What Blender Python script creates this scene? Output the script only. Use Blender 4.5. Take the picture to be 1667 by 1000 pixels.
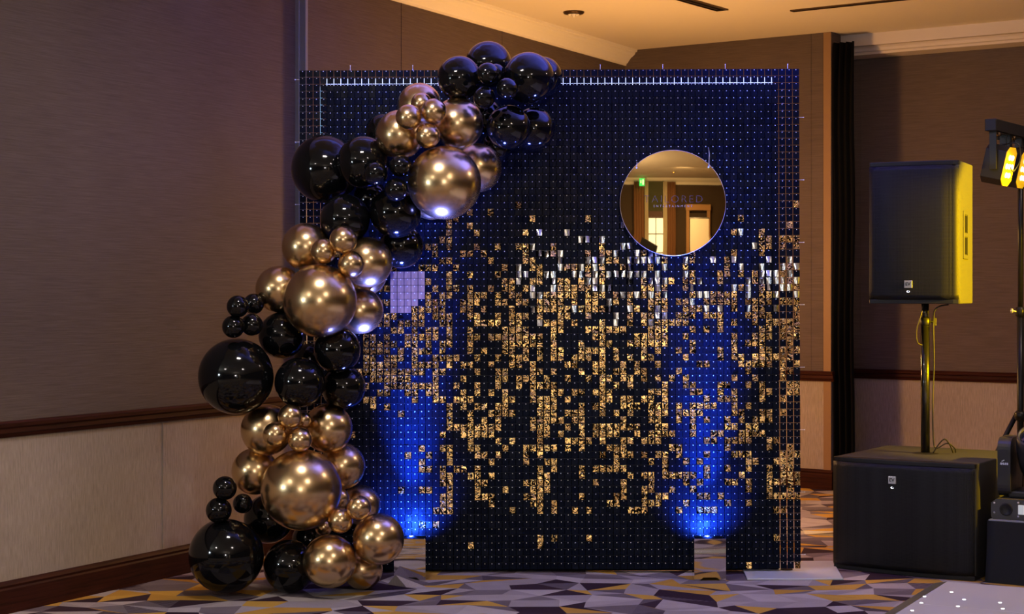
import bpy, bmesh, math, random
from mathutils import Vector, Matrix, Euler, noise

for o in list(bpy.data.objects):
    bpy.data.objects.remove(o, do_unlink=True)
SC = bpy.context.scene
COL = SC.collection
R = math.radians
rnd = random.Random(7)

# ------------------------------------------------------------------ camera
F, CX, HY, CAMZ = 2750.0, 833.5, 475.0, 1.35
cam_d = bpy.data.cameras.new('camera')
cam = bpy.data.objects.new('camera', cam_d); COL.objects.link(cam)
cam.location = (0, 0, CAMZ); cam.rotation_euler = (R(90), 0, 0)
cam_d.sensor_width = 36; cam_d.lens = F / 1667 * 36; cam_d.shift_y = -25 / 1667
cam_d.clip_start = 0.05; cam_d.clip_end = 100
SC.camera = cam

# ------------------------------------------------------------------ view, world
SC.view_settings.view_transform = 'Standard'
SC.view_settings.look = 'None'
SC.view_settings.gamma = 1
SC.view_settings.exposure = 0.0
SC.view_settings.use_curve_mapping = False
try:
    SC.cycles.use_denoising = True
    SC.cycles.max_bounces = 8
    SC.cycles.diffuse_bounces = 3
    SC.cycles.glossy_bounces = 5
    SC.cycles.sample_clamp_indirect = 4
    SC.cycles.caustics_reflective = False
    SC.cycles.caustics_refractive = False
    SC.cycles.blur_glossy = 0.3
except Exception:
    pass
W = bpy.data.worlds.new('world'); SC.world = W; W.use_nodes = True
W.node_tree.nodes['Background'].inputs[0].default_value = (0.9, 0.75, 0.6, 1)
W.node_tree.nodes['Background'].inputs[1].default_value = 0.02

# ------------------------------------------------------------------ lights
def aim(o, tgt):
    o.rotation_euler = (Vector(tgt) - o.location).to_track_quat('-Z', 'Y').to_euler()

def lamp(name, typ, loc, power, color, tgt=None, size=0.1, size_y=None, cone=60, blend=0.6, spread=None):
    d = bpy.data.lights.new(name, typ); d.energy = power; d.color = color
    if typ == 'AREA':
        d.size = size
        if size_y: d.shape = 'RECTANGLE'; d.size_y = size_y
        if spread: d.spread = R(spread)
    else:
        d.shadow_soft_size = size
    if typ == 'SPOT':
        d.spot_size = R(cone); d.spot_blend = blend
    o = bpy.data.objects.new(name, d); COL.objects.link(o); o.location = loc
    if tgt: aim(o, tgt)
    return o

AMBER = (1.0, 0.50, 0.16); COOL = (0.80, 0.92, 1.0)
CEIL = 3.12
# recessed warm ceiling panels in front of the backdrop, out of the frame above
PANEL = (1, .88, .82)
lamp('ceiling_panel_or_added_fill', 'AREA', (-0.75, 6.2, CEIL - .02), 26, PANEL, (-0.75, 6.2, 0), .35, .18)
lamp('ceiling_panel_or_added_fill', 'AREA', (3.2, 7.6, CEIL - .02), 30, (1, .80, .70), (3.4, 9.0, 0), .35, .18)
lamp('ceiling_panel_or_added_fill', 'AREA', (1.2, 3.2, CEIL - .02), 40, PANEL, (1.2, 3.2, 0), .4, .2)
lamp('ceiling_panel_or_added_fill', 'AREA', (-3.4, 3.0, CEIL - .02), 34, PANEL, (-3.4, 3.0, 0), .4, .2)
lamp('ceiling_panel_or_added_fill', 'AREA', (2.2, -3.2, CEIL - .02), 100, (1, .84, .66), (2.2, -3.8, 0), .4, .2)  # added near the rear to brighten what the mirror shows
# two cool lamps in the room: far left and just behind the photographer
lamp('room_lamp_cool', 'POINT', (-5.3, 3.2, 1.65), 150, COOL, size=.20)
lamp('room_lamp_cool', 'POINT', (-0.1, -1.6, 1.75), 150, (1.0, .92, .90), size=.16)
# warm lamps standing on the carpet behind the backdrop
lamp('amber_floor_lamp', 'POINT', (0.15, 9.7, 1.35), 72, AMBER, size=.12)
lamp('amber_floor_lamp', 'POINT', (0.95, 10.3, 1.5), 60, AMBER, size=.12)
# battery uplighters at the foot of the sequin wall: two beams grazing the wall, one straight up
BLUE = (0.02, 0.11, 1.0)
UPL = [(668, 7.93), (1154, 7.93)]
for px, Y in UPL:
    X = (px - CX) / F * Y
    lamp('blue_uplight', 'SPOT', (X, Y + .02, .205), 62, BLUE, (X, 8.13, .30), .02, cone=110, blend=1)
    lamp('blue_uplight', 'SPOT', (X, Y + .02, .205), 480, BLUE, (X, 8.13, .75), .02, cone=40, blend=1)
    lamp('blue_uplight', 'SPOT', (X, Y + .02, .205), 620, BLUE, (X, 8.13, 1.35), .02, cone=28, blend=1)
    lamp('blue_uplight', 'SPOT', (X, Y - .01, .205), 1100, (.10, .15, 1.0), (X - .05, 7.62, 3.1), .09, cone=52, blend=1)
# blue beam on the ceiling from the disco lights at the right
lamp('blue_beam', 'SPOT', (3.6, 6.3, 1.2), 4200, (.06, .09, 1.0), (0.95, 7.8, CEIL), .05, cone=30, blend=.9)
# yellow stage wash from a second light bar right of the frame
lamp('yellow_wash', 'SPOT', (4.15, 7.05, 1.72), 3900, (1.0, .60, .0), (2.27, 8.50, 1.44), .05, cone=33, blend=.3)
lamp('yellow_wash', 'SPOT', (3.95, 6.85, 1.72), 1300, (1.0, .58, .0), (2.50, 8.15, .48), .05, cone=21, blend=.5)
# added unseen spot to warm and brighten the lower half of the sequin wall
lamp('sequin_fill_spot', 'SPOT', (0.75, 4.6, 3.0), 66, (1.0, .70, .34), (0.45, 8.1, 1.15), .05, cone=34, blend=1)
# warm pool low on the left wall
lamp('warm_pool', 'SPOT', (-1.15, 5.0, 1.35), 45, (1.0, .78, .42), (-2.3, 6.95, .35), .25, cone=42, blend=1.0)

# ------------------------------------------------------------------ helpers
def tag(o, label=None, cat=None, group=None, kind=None):
    if label: o['label'] = label
    if cat: o['category'] = cat
    if group: o['group'] = group
    if kind: o['kind'] = kind
    return o

def empty(name, loc=(0, 0, 0), rz=0, parent=None):
    o = bpy.data.objects.new(name, None); COL.objects.link(o)
    o.location = loc; o.rotation_euler = (0, 0, rz)
    o.empty_display_size = .05
    if parent: o.parent = parent
    return o

class MB:
    """collects shapes, links them as one mesh object"""
    def __init__(s): s.v = []; s.f = []; s.m = []; s.sm = []
    def add(s, vs, fs, m=0, smooth=False):
        b = len(s.v); s.v += [tuple(v) for v in vs]
        for f in fs: s.f.append([b + i for i in f]); s.m.append(m); s.sm.append(smooth)
    def box(s, c, d, m=0, rz=0, M=None):
        hx, hy, hz = d[0] / 2, d[1] / 2, d[2] / 2
        vs = [Vector((x, y, z)) for x in (-hx, hx) for y in (-hy, hy) for z in (-hz, hz)]
        mt = Matrix.Translation(c) @ (M if M else Matrix.Rotation(rz, 4, 'Z'))
        s.add([mt @ v for v in vs], [(0, 1, 3, 2), (4, 6, 7, 5), (0, 4, 5, 1), (2, 3, 7, 6), (0, 2, 6, 4), (1, 5, 7, 3)], m)
        return s
    def tube(s, pts, r, n=10, m=0, cap=True):
        pts = [Vector(p) for p in pts]; rings = []
        rr = r if isinstance(r, (list, tuple)) else [r] * len(pts)
        up = Vector((0, 0, 1))
        vs = []
        t0 = (pts[1] - pts[0]).normalized()
        a = t0.orthogonal().normalized()
        for i, p in enumerate(pts):
            t = ((pts[i + 1] - p) if i == 0 else (p - pts[i - 1]) if i == len(pts) - 1 else (pts[i + 1] - pts[i - 1])).normalized()
            a = (a - t * a.dot(t)).normalized(); b = t.cross(a)
            for k in range(n):
                an = 2 * math.pi * k / n
                vs.append(p + (a * math.cos(an) + b * math.sin(an)) * rr[i])
        fs = [(i * n + k, i * n + (k + 1) % n, (i + 1) * n + (k + 1) % n, (i + 1) * n + k) for i in range(len(pts) - 1) for k in range(n)]
        if cap:
            fs.append(tuple(range(n))[::-1]); fs.append(tuple((len(pts) - 1) * n + k for k in range(n)))
        s.add(vs, fs, m, True)
        return s
    def prism(s, outline, y0, y1, m=0, M=None, smooth=False):
        """outline in x,z extruded along y"""
        n = len(outline); M = M or Matrix()
        vs = [M @ Vector((x, y0, z)) for x, z in outline] + [M @ Vector((x, y1, z)) for x, z in outline]
        fs = [(i, (i + 1) % n, n + (i + 1) % n, n + i) for i in range(n)]
        s.add(vs, fs, m, smooth)
        s.add(vs, [tuple(range(n))[::-1], tuple(range(n, 2 * n))], m)
        return s
    def lathe(s, prof, n=32, m=0, M=None, smooth=True):
        M = M or Matrix(); vs = []
        for r, z in prof:
            for k in range(n):
                an = 2 * math.pi * k / n
                vs.append(M @ Vector((r * math.cos(an), r * math.sin(an), z)))
        fs = [(i * n + k, i * n + (k + 1) % n, (i + 1) * n + (k + 1) % n, (i + 1) * n + k) for i in range(len(prof) - 1) for k in range(n)]
        s.add(vs, fs, m, smooth)
        return s
    def data(s, name, mats):
        me = bpy.data.meshes.new(name); me.from_pydata(s.v, [], s.f)
        for mt in (mats if isinstance(mats, (list, tuple)) else [mats]): me.materials.append(mt)
        me.polygons.foreach_set('material_index', s.m)
        me.polygons.foreach_set('use_smooth', s.sm)
        me.update()
        bm = bmesh.new(); bm.from_mesh(me); bmesh.ops.recalc_face_normals(bm, faces=bm.faces); bm.to_mesh(me); bm.free()
        return me
    def build(s, name, mats, parent=None, bevel=0, loc=None, rz=0):
        o = bpy.data.objects.new(name, s.data(name, mats)); COL.objects.link(o)
        if parent: o.parent = parent
        if loc: o.location = loc
        if rz: o.rotation_euler = (0, 0, rz)
        if bevel:
            b = o.modifiers.new('bevel', 'BEVEL'); b.width = bevel; b.segments = 2; b.limit_method = 'ANGLE'; b.angle_limit = R(40)
        return o

def text(name, body, size, mat, parent, loc, rot, extrude=.0006, offset=0, spacing=1.0):
    c = bpy.data.curves.new(name, 'FONT'); c.body = body; c.size = size; c.extrude = extrude; c.offset = offset
    c.align_x = 'CENTER'; c.align_y = 'CENTER'; c.space_character = spacing
    c.materials.append(mat)
    t_ = bpy.data.objects.new(name, c); COL.objects.link(t_)
    me = bpy.data.meshes.new_from_object(t_.evaluated_get(bpy.context.evaluated_depsgraph_get()))
    bpy.data.objects.remove(t_, do_unlink=True)
    o = bpy.data.objects.new(name, me); COL.objects.link(o); o.parent = parent; o.location = loc; o.rotation_euler = rot
    return o

# ------------------------------------------------------------------ materials
def mat(name, color=(.5, .5, .5), rough=.5, metal=0, spec=.5, coat=0, coat_rough=.05, emit=None, emit_s=0, trans=0, ior=1.45):
    m = bpy.data.materials.new(name); m.use_nodes = True
    b = m.node_tree.nodes['Principled BSDF']; i = b.inputs
    i['Base Color'].default_value = (*color, 1); i['Roughness'].default_value = rough; i['Metallic'].default_value = metal
    i['Specular IOR Level'].default_value = spec; i['Coat Weight'].default_value = coat; i['Coat Roughness'].default_value = coat_rough
    i['IOR'].default_value = ior
    if trans: i['Transmission Weight'].default_value = trans
    if emit: i['Emission Color'].default_value = (*emit, 1); i['Emission Strength'].default_value = emit_s
    return m

class NT:
    def __init__(s, m): s.m = m; s.t = m.node_tree; s.b = s.t.nodes['Principled BSDF']
    def n(s, typ, **k):
        nd = s.t.nodes.new(typ)
        for a, v in k.items():
            if a.startswith('i_'):
                key = a[2:]; key = int(key) if key.isdigit() else key.replace('_', ' ')
                nd.inputs[key].default_value = v
            else: setattr(nd, a, v)
        return nd
    def l(s, a, b): s.t.links.new(a, b)
    def coords(s, scale=(1, 1, 1), rot=(0, 0, 0), src='Object'):
        c = s.n('ShaderNodeTexCoord'); mp = s.n('ShaderNodeMapping')
        mp.inputs['Scale'].default_value = scale; mp.inputs['Rotation'].default_value = rot
        if src == 'Position':
            g = s.n('ShaderNodeNewGeometry'); s.l(g.outputs['Position'], mp.inputs[0])
        else: s.l(c.outputs[src], mp.inputs[0])
        return mp.outputs[0]
    def noise(s, vec, scale=5, detail=3, rough=.5, dist=0):
        nd = s.n('ShaderNodeTexNoise'); nd.inputs['Scale'].default_value = scale; nd.inputs['Detail'].default_value = detail
        nd.inputs['Roughness'].default_value = rough; nd.inputs['Distortion'].default_value = dist
        s.l(vec, nd.inputs['Vector']); return nd.outputs['Fac']
    def ramp(s, fac, stops, interp='LINEAR'):
        nd = s.n('ShaderNodeValToRGB'); cr = nd.color_ramp; cr.interpolation = interp
        while len(cr.elements) < len(stops): cr.elements.new(.5)
        for e, (p, c) in zip(cr.elements, stops): e.position = p; e.color = (*c, 1)
        s.l(fac, nd.inputs[0]); return nd.outputs[0]
    def bump(s, h, strength=.3, dist=.002):
        nd = s.n('ShaderNodeBump'); nd.inputs['Strength'].default_value = strength; nd.inputs['Distance'].default_value = dist
        s.l(h, nd.inputs['Height']); s.l(nd.outputs[0], s.b.inputs['Normal']); return nd

def wallpaper(name, c0, c1, scale, bstr):
    m = mat(name, c0, .75, spec=.25); t = NT(m)
    f = t.noise(t.coords(scale), 1.0, 5, .65)
    f2 = t.noise(t.coords((1.3, 1.3, 1.3)), 1.0, 2, .5)
    a = t.n('ShaderNodeMath', operation='MULTIPLY_ADD'); t.l(f2, a.inputs[0]); a.inputs[1].default_value = .35; t.l(f, a.inputs[2])
    t.l(t.ramp(a.outputs[0], [(.45, c0), (.9, c1)]), t.b.inputs['Base Color'])
    t.bump(f, bstr, .004)
    return m
M_WALL = wallpaper('taupe_wallpaper', (.082, .060, .052), (.140, .104, .088), (5, 5, 170), .35)
M_DADO = wallpaper('beige_dado_paper', (.25, .205, .165), (.42, .35, .285), (150, 150, 14), .5)
def wood():
    m = mat('mahogany', (.05, .012, .007), .6, spec=.15); t = NT(m)
    f = t.noise(t.coords((3, 60, 60)), 1, 4, .6, .4)
    t.l(t.ramp(f, [(.3, (.016, .0035, .0022)), (.7, (.050, .011, .006))]), t.b.inputs['Base Color'])
    return m
M_WOOD = wood()
def plaster():
    m = mat('ceiling_plaster', (.78, .70, .58), .8, spec=.2); t = NT(m)
    t.bump(t.noise(t.coords((6, 6, 6)), 1, 4, .6), .12, .01); return m
M_CEIL = plaster()
M_CROWN = mat('cream_paint', (.93, .86, .70), .45)
M_GREYPAINT = mat('grey_painted_steel', (.22, .235, .28), .38, .3)

# ------------------------------------------------------------------ setting
def frame(P, ang):
    """local +X along the wall, local -Y into the room"""
    return Matrix.Translation((P[0], P[1], 0)) @ Matrix.Rotation(ang, 4, 'Z')

def place(o, M): o.matrix_world = M; return o

RAIL_PROF = [(0, -.034), (-.012, -.034), (-.018, -.020), (-.026, -.014), (-.026, .004), (-.034, .012), (-.036, .026), (-.026, .034), (0, .034)]
BASE_PROF = [(0, 0), (-.022, 0), (-.022, .10), (-.017, .108), (-.020, .118), (-.014, .128), (-.006, .135), (0, .135)]
CROWN_PROF = [(0, -.11), (-.012, -.11), (-.014, -.098), (-.024, -.092), (-.034, -.078), (-.052, -.056), (-.076, -.040), (-.086, -.030), (-.088, -.020), (-.102, -.016), (-.106, 0), (0, 0)]

def strip(name, prof, x0, x1, z, m, M):
    b = MB(); n = len(prof)
    vs = [(x0, y, z + h) for y, h in prof] + [(x1, y, z + h) for y, h in prof]
    b.add(vs, [(i, (i + 1) % n, n + (i + 1) % n, n + i) for i in range(n)] + [tuple(range(n)), tuple(range(n, 2 * n))[::-1]])
    return tag(place(b.build(name, m), M), kind='structure')

def wall(name, M, x0, x1, h=CEIL, th=.12, dado=.775, mats=None):
    b = MB()
    b.box(((x0 + x1) / 2, th / 2, dado / 2), (x1 - x0, th, dado), 1)
    b.box(((x0 + x1) / 2, th / 2, (dado + h) / 2), (x1 - x0, th, h - dado), 0)
    return tag(place(b.build(name, mats or [M_WALL, M_DADO]), M), kind='structure')

AL = R(90 - 28.5)                         # left wall direction
ML = frame((-2.14, 7.06), AL)
wall('wall_left', ML, -1.12, 2.10)
strip('trim_1', RAIL_PROF, -1.12, 2.085, .772, M_WOOD, ML)
strip('baseboard_left', BASE_PROF, -1.12, 2.085, 0, M_WOOD, ML)
# steel jamb between the two lengths of wall, then the alcove wall a little proud of it
b = MB(); b.box((2.110, -.024, CEIL / 2), (.022, .076, CEIL)); b.box((2.096, -.010, CEIL / 2), (.010, .030, CEIL))
tag(place(b.build('trim_2', M_GREYPAINT, bevel=.003), ML), kind='structure')
MO = ML @ Matrix.Translation((0, -.055, 0))
wall('wall_alcove_left', MO, 2.121, 6.12)
b = MB()
for x in (3.05, 4.25): b.box((x, -.001, (CEIL + .8) / 2), (.004, .004, CEIL - .8))
tag(place(b.build('trim_3', M_WALL), MO), kind='structure')
strip('trim_4', RAIL_PROF, 2.121, 6.12, .772, M_WOOD, MO)
strip('baseboard_alcove_left', BASE_PROF, 2.121, 6.12, 0, M_WOOD, MO)
strip('trim_5', CROWN_PROF, 2.121, 6.12, CEIL, M_CROWN, MO)
AB = R(-34)
MB_ = frame((.834, 12.41), AB)
wall('wall_back', MB_, -.1, 1.618, th=.16)
b = MB(); b.box((1.47, -.0015, (CEIL + .8) / 2), (.003, .004, CEIL - .8))
tag(place(b.build('trim_6', M_WALL), MB_), kind='structure')
b = MB(); b.box((1.590, -.002, CEIL / 2 + .4), (.056, .012, CEIL - .8))
b.box((1.590, -.002, .43), (.056, .010, .62))
tag(place(b.build('trim_12', mat('lit_end_face', (.26, .15, .07), .6), bevel=.003), MB_), kind='structure')  # lighter strip paints the orange light on the wall's end face
b = MB(); b.box((1.033, -.001, .44), (.003, .004, .6)); tag(place(b.build('trim_13', M_DADO), ML), kind='structure')
strip('trim_7', RAIL_PROF, -.1, 1.64, .772, M_WOOD, MB_)
strip('baseboard_back', BASE_PROF, -.1, 1.63, 0, M_WOOD, MB_)
MR = frame((2.2, 12.1), AB)
wall('wall_right', MR, -.2, 6.5)
b = MB(); b.box((.315, -.0015, (CEIL + .8) / 2), (.004, .004, CEIL - .8))
tag(place(b.build('trim_8', M_WALL), MR), kind='structure')
strip('trim_9', RAIL_PROF, -.1, 6.4, .772, M_WOOD, MR)
strip('baseboard_right', BASE_PROF, -.1, 6.4, 0, M_WOOD, MR)
# white soffit and moulding above the right wall
b = MB(); b.box((3.2, -.15, CEIL - .040), (6.26, .30, .080))
M_SOFFIT = mat('soffit_paint', (.66, .58, .52), .6)
tag(place(b.build('trim_10', M_SOFFIT), MR), kind='structure')
strip('trim_11', [(0, -.05), (-.20, -.05), (-.21, -.035), (-.225, -.03), (-.235, -.012), (-.25, 0), (0, 0)], .12, 6.3, CEIL - .08, M_SOFFIT, MR)

# the rest of the room, seen only in reflections
M_WALLR = mat('rear_wall_paper', (.075, .05, .032), .8, spec=.2)
def plainwall(name, c, d, m):
    b = MB(); b.box(c, d); return tag(b.build(name, m), kind='structure')
plainwall('wall_rear', (0, -6.1, CEIL / 2), (16, .2, CEIL), M_WALLR)
plainwall('wall_far_left', (-7.6, 2.5, CEIL / 2), (.2, 17, CEIL), M_WALLR)
plainwall('wall_far_right', (7.6, 1.5, CEIL / 2), (.2, 15.2, CEIL), M_WALLR)
b = MB(); b.box((0, 3.7, CEIL + .05), (16, 20, .1))
tag(b.build('ceiling', M_CEIL), kind='structure')

# carpet: printed patchwork of triangles and parallelograms
def carpet():
    m = mat('patterned_carpet', (.3, .25, .25), .92, spec=.12); t = NT(m)
    a = t.n('ShaderNodeVertexColor', layer_name='tone')
    n1 = t.noise(t.coords((260, 260, 1)), 1, 3, .7)
    n2 = t.noise(t.coords((9, 9, 1)), 1, 3, .6)
    w = t.n('ShaderNodeTexWave', wave_type='BANDS', bands_direction='X')
    t.l(t.coords((1, 1, 1), (0, 0, R(62))), w.inputs['Vector']); w.inputs['Scale'].default_value = 14; w.inputs['Distortion'].default_value = .6
    sh = t.n('ShaderNodeMath', operation='GREATER_THAN'); t.l(w.outputs['Fac'], sh.inputs[0]); sh.inputs[1].default_value = .55
    mx = t.n('ShaderNodeMath', operation='MULTIPLY'); t.l(sh.outputs[0], mx.inputs[0]); t.l(a.outputs['Alpha'], mx.inputs[1])
    dk = t.n('ShaderNodeMix', data_type='RGBA'); t.l(mx.outputs[0], dk.inputs['Factor']); t.l(a.outputs['Color'], dk.inputs[6]); dk.inputs[7].default_value = (.05, .03, .04, 1)
    ml = t.n('ShaderNodeMix', data_type='RGBA', blend_type='MULTIPLY'); ml.inputs['Factor'].default_value = 1
    t.l(dk.outputs[2], ml.inputs[6])
    ad = t.n('ShaderNodeMath', operation='MULTIPLY_ADD'); t.l(n1, ad.inputs[0]); ad.inputs[1].default_value = .9
    a2 = t.n('ShaderNodeMath', operation='MULTIPLY_ADD'); t.l(n2, a2.inputs[0]); a2.inputs[1].default_value = .35; a2.inputs[2].default_value = .38
    t.l(a2.outputs[0], ad.inputs[2]); t.l(ad.outputs[0], ml.inputs[7])
    t.l(ml.outputs[2], t.b.inputs['Base Color'])
    t.bump(n1, .5, .004)
    return m
M_CARPET = carpet()
def build_floor():
    rr = random.Random(21)
    c = .165; x0, x1, y0, y1 = -8.1, 8.1, -6.3, 13.2
    nx = int((x1 - x0) / c); ny = int((y1 - y0) / (c * .82))
    ang = R(8)
    P = {}
    for j in range(ny + 1):
        for i in range(nx + 1):
            x = x0 + (x1 - x0) * i / nx; y = y0 + (y1 - y0) * j / ny
            if 0 < i < nx and 0 < j < ny:
                x += rr.uniform(-.34, .34) * c + (c * .5 if j % 2 else 0) * .5; y += rr.uniform(-.33, .33) * c * .82
            P[i, j] = len(P), (x, y, 0)
    LIGHT = [(.40, .34, .33), (.34, .29, .29), (.46, .40, .385)]
    MID = [(.155, .12, .13), (.19, .155, .165), (.125, .098, .11)]
    DARK = [(.035, .018, .028), (.045, .024, .034)]
    OCH = [(.50, .27, .05), (.56, .32, .06)]
    def pick():
        r = rr.random()
        if r < .42: c_ = rr.choice(LIGHT); s = 0
        elif r < .66: c_ = rr.choice(MID); s = 1 if rr.random() < .22 else 0
        elif r < .81: c_ = rr.choice(DARK); s = 0
        else: c_ = rr.choice(OCH); s = 0
        return (*c_, s)
    vs = [None] * len(P)
    for k, (i, p) in P.items(): vs[i] = p
    fs, cs = [], []
    for j in range(ny):
        for i in range(nx):
            a, b_, c_, d = P[i, j][0], P[i + 1, j][0], P[i + 1, j + 1][0], P[i, j + 1][0]
            if rr.random() < .22: fs.append((a, b_, c_, d)); cs.append(pick())
            elif rr.random() < .5: fs += [(a, b_, c_), (a, c_, d)]; cs += [pick(), pick()]
            else: fs += [(a, b_, d), (b_, c_, d)]; cs += [pick(), pick()]
    me = bpy.data.meshes.new('floor'); me.from_pydata(vs, [], fs); me.materials.append(M_CARPET)
    at = me.color_attributes.new('tone', 'FLOAT_COLOR', 'CORNER')
    for p, c_ in zip(me.polygons, cs):
        for li in p.loop_indices: at.data[li].color = c_
    o = bpy.data.objects.new('floor', me); COL.objects.link(o); tag(o, kind='structure')
    # body of the slab below the carpet
    md = o.modifiers.new('slab', 'SOLIDIFY'); md.thickness = .05; md.offset = -1
    return o
build_floor()

# ------------------------------------------------------------------ ceiling fittings
M_DARKSLOT = mat('dark_slot', (.015, .012, .01), .6)
M_BRASS = mat('dark_bronze', (.10, .06, .03), .3, .8)
M_CRYSTAL = mat('crystal', (.9, .85, .75), .05, 0, spec=1, coat=1)
dl = tag(empty('ceiling_downlight', (.39, 10.68, CEIL)), 'small round crystal downlight set in the cream ceiling', 'ceiling light')
b = MB(); b.lathe([(.034, 0), (.066, 0), (.068, -.006), (.060, -.014), (.038, -.018), (.034, 0)], 28); b.build('rim', M_BRASS, dl)
b = MB()
for k in range(8):
    a = k * math.pi / 4
    b.lathe([(0, -.020), (.009, -.012), (.007, -.002), (0, 0)], 6, 0, Matrix.Translation((.030 * math.cos(a), .030 * math.sin(a), -.004)), False)
b.lathe([(0, -.034), (.012, -.024), (.018, -.012), (.010, 0), (0, 0)], 8, 0, Matrix.Translation((0, 0, -.004)), False)
b.build('crystal', M_CRYSTAL, dl)

def slot(name, p0, p1, w, label):
    p0, p1 = Vector(p0), Vector(p1); d = p1 - p0; L = d.length
    o = tag(empty(name, (*((p0 + p1) / 2), CEIL), math.atan2(d.y, d.x)), label, 'air vent')
    b = MB()
    for s in (-1, 1): b.box((0, s * (w / 2 - .005), -.004), (L, .010, .008))
    for s in (-1, 1): b.box((s * (L / 2 - .005), 0, -.004), (.010, w, .008))
    b.build('frame', M_BRASS, o)
    b = MB(); b.box((0, 0, -.0015), (L - .02, w - .02, .003)); b.build('opening', M_DARKSLOT, o)
    b = MB(); b.box((0, 0, -.005), (L - .02, .006, .006)); b.build('blade', M_BRASS, o)
slot('slot_vent', (.93, 10.05), (1.32, 10.60), .085, 'wide dark slot vent in the ceiling pointing away, above the sequin wall')
slot('slot_vent', (1.76, 10.63), (2.62, 10.02), .050, 'thin dark slot vent in the ceiling running sideways near the right wall')

# ------------------------------------------------------------------ black drape
M_DRAPE = mat('black_drape', (.004, .004, .0045), .9, spec=.1)
def drape(name, x0, x1, z0, z1, M, m, amp=.018, folds=5, n=60):
    b = MB(); vs = []; rows = 10
    for j in range(rows + 1):
        z = z0 + (z1 - z0) * j / rows
        for i in range(n + 1):
            u = i / n; x = x0 + (x1 - x0) * u + .006 * math.sin(j * 1.3)
            vs.append((x, amp * math.sin(u * folds * 2 * math.pi + .25 * math.sin(j)) + .25 * amp * math.sin(u * 23 + j * .6), z))
    b.add(vs, [(j * (n + 1) + i, j * (n + 1) + i + 1, (j + 1) * (n + 1) + i + 1, (j + 1) * (n + 1) + i) for j in range(rows) for i in range(n)], 0, True)
    o = place(b.build(name, m), M)
    s = o.modifiers.new('thick', 'SOLIDIFY'); s.thickness = .004
    return o
tag(drape('black_drape', 1.60, 1.775, .004, 3.045, MB_ @ Matrix.Translation((0, .02, 0)), M_DRAPE, .02, 4),
    'narrow black floor-length drape hanging beside the end of the back wall', 'drape')

# ------------------------------------------------------------------ sequin backdrop
BY = 8.11; K = BY / F
M_SEQ = mat('black_sequin', (.0032, .0055, .0150), .38, 0, spec=.07)
t = NT(M_SEQ); t.bump(t.noise(t.coords((40, 40, 40), src='Position'), 1, 2, .5), .15, .01)
def reflection_streaks():
    m = mat('gold_reflection_sequin', (.75, .52, .26), .27, 1); t = NT(m)
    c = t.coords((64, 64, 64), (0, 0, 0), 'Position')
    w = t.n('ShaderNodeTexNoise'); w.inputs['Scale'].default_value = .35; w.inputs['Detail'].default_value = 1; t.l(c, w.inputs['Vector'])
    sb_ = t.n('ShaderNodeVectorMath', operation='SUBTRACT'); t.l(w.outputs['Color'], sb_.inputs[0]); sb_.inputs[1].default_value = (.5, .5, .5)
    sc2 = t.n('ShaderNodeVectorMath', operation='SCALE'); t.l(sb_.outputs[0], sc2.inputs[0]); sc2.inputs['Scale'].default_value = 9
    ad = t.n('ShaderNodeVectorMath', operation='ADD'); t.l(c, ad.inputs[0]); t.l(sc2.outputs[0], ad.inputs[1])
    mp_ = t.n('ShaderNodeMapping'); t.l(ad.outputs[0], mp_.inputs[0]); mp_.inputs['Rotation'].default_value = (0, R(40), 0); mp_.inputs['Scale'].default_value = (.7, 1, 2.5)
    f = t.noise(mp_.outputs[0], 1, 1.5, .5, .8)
    t.l(t.ramp(f, [(.505, (.006, .005, .005)), (.555, (1.0, .66, .26))]), t.b.inputs['Base Color'])  # gold-on-black streaks paint the warm room's reflection into the base colour
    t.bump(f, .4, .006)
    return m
M_GOLDREFL = reflection_streaks()
M_BRIGHTREFL = mat('bright_reflection_sequin', (.85, .93, 1.0), .22, 1)  # paler metal copy of the black sequin, for bright cool reflections
M_LILAC = mat('lilac_reflection_sequin', (.30, .24, .48), .34, 1)  # reflection of purple-lit balloons put into the colour
M_PIN = mat('clear_pin', (.90, .92, .98), .3, 0, spec=1, coat=.6)
M_GRID = mat('panel_grid', (.03, .03, .035), .3, 0)
M_TUBE = mat('frame_tube', (.72, .74, .78), .28, 1)
M_CLOTH = mat('black_backing_cloth', (.006, .006, .009), .9, spec=.1)

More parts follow.
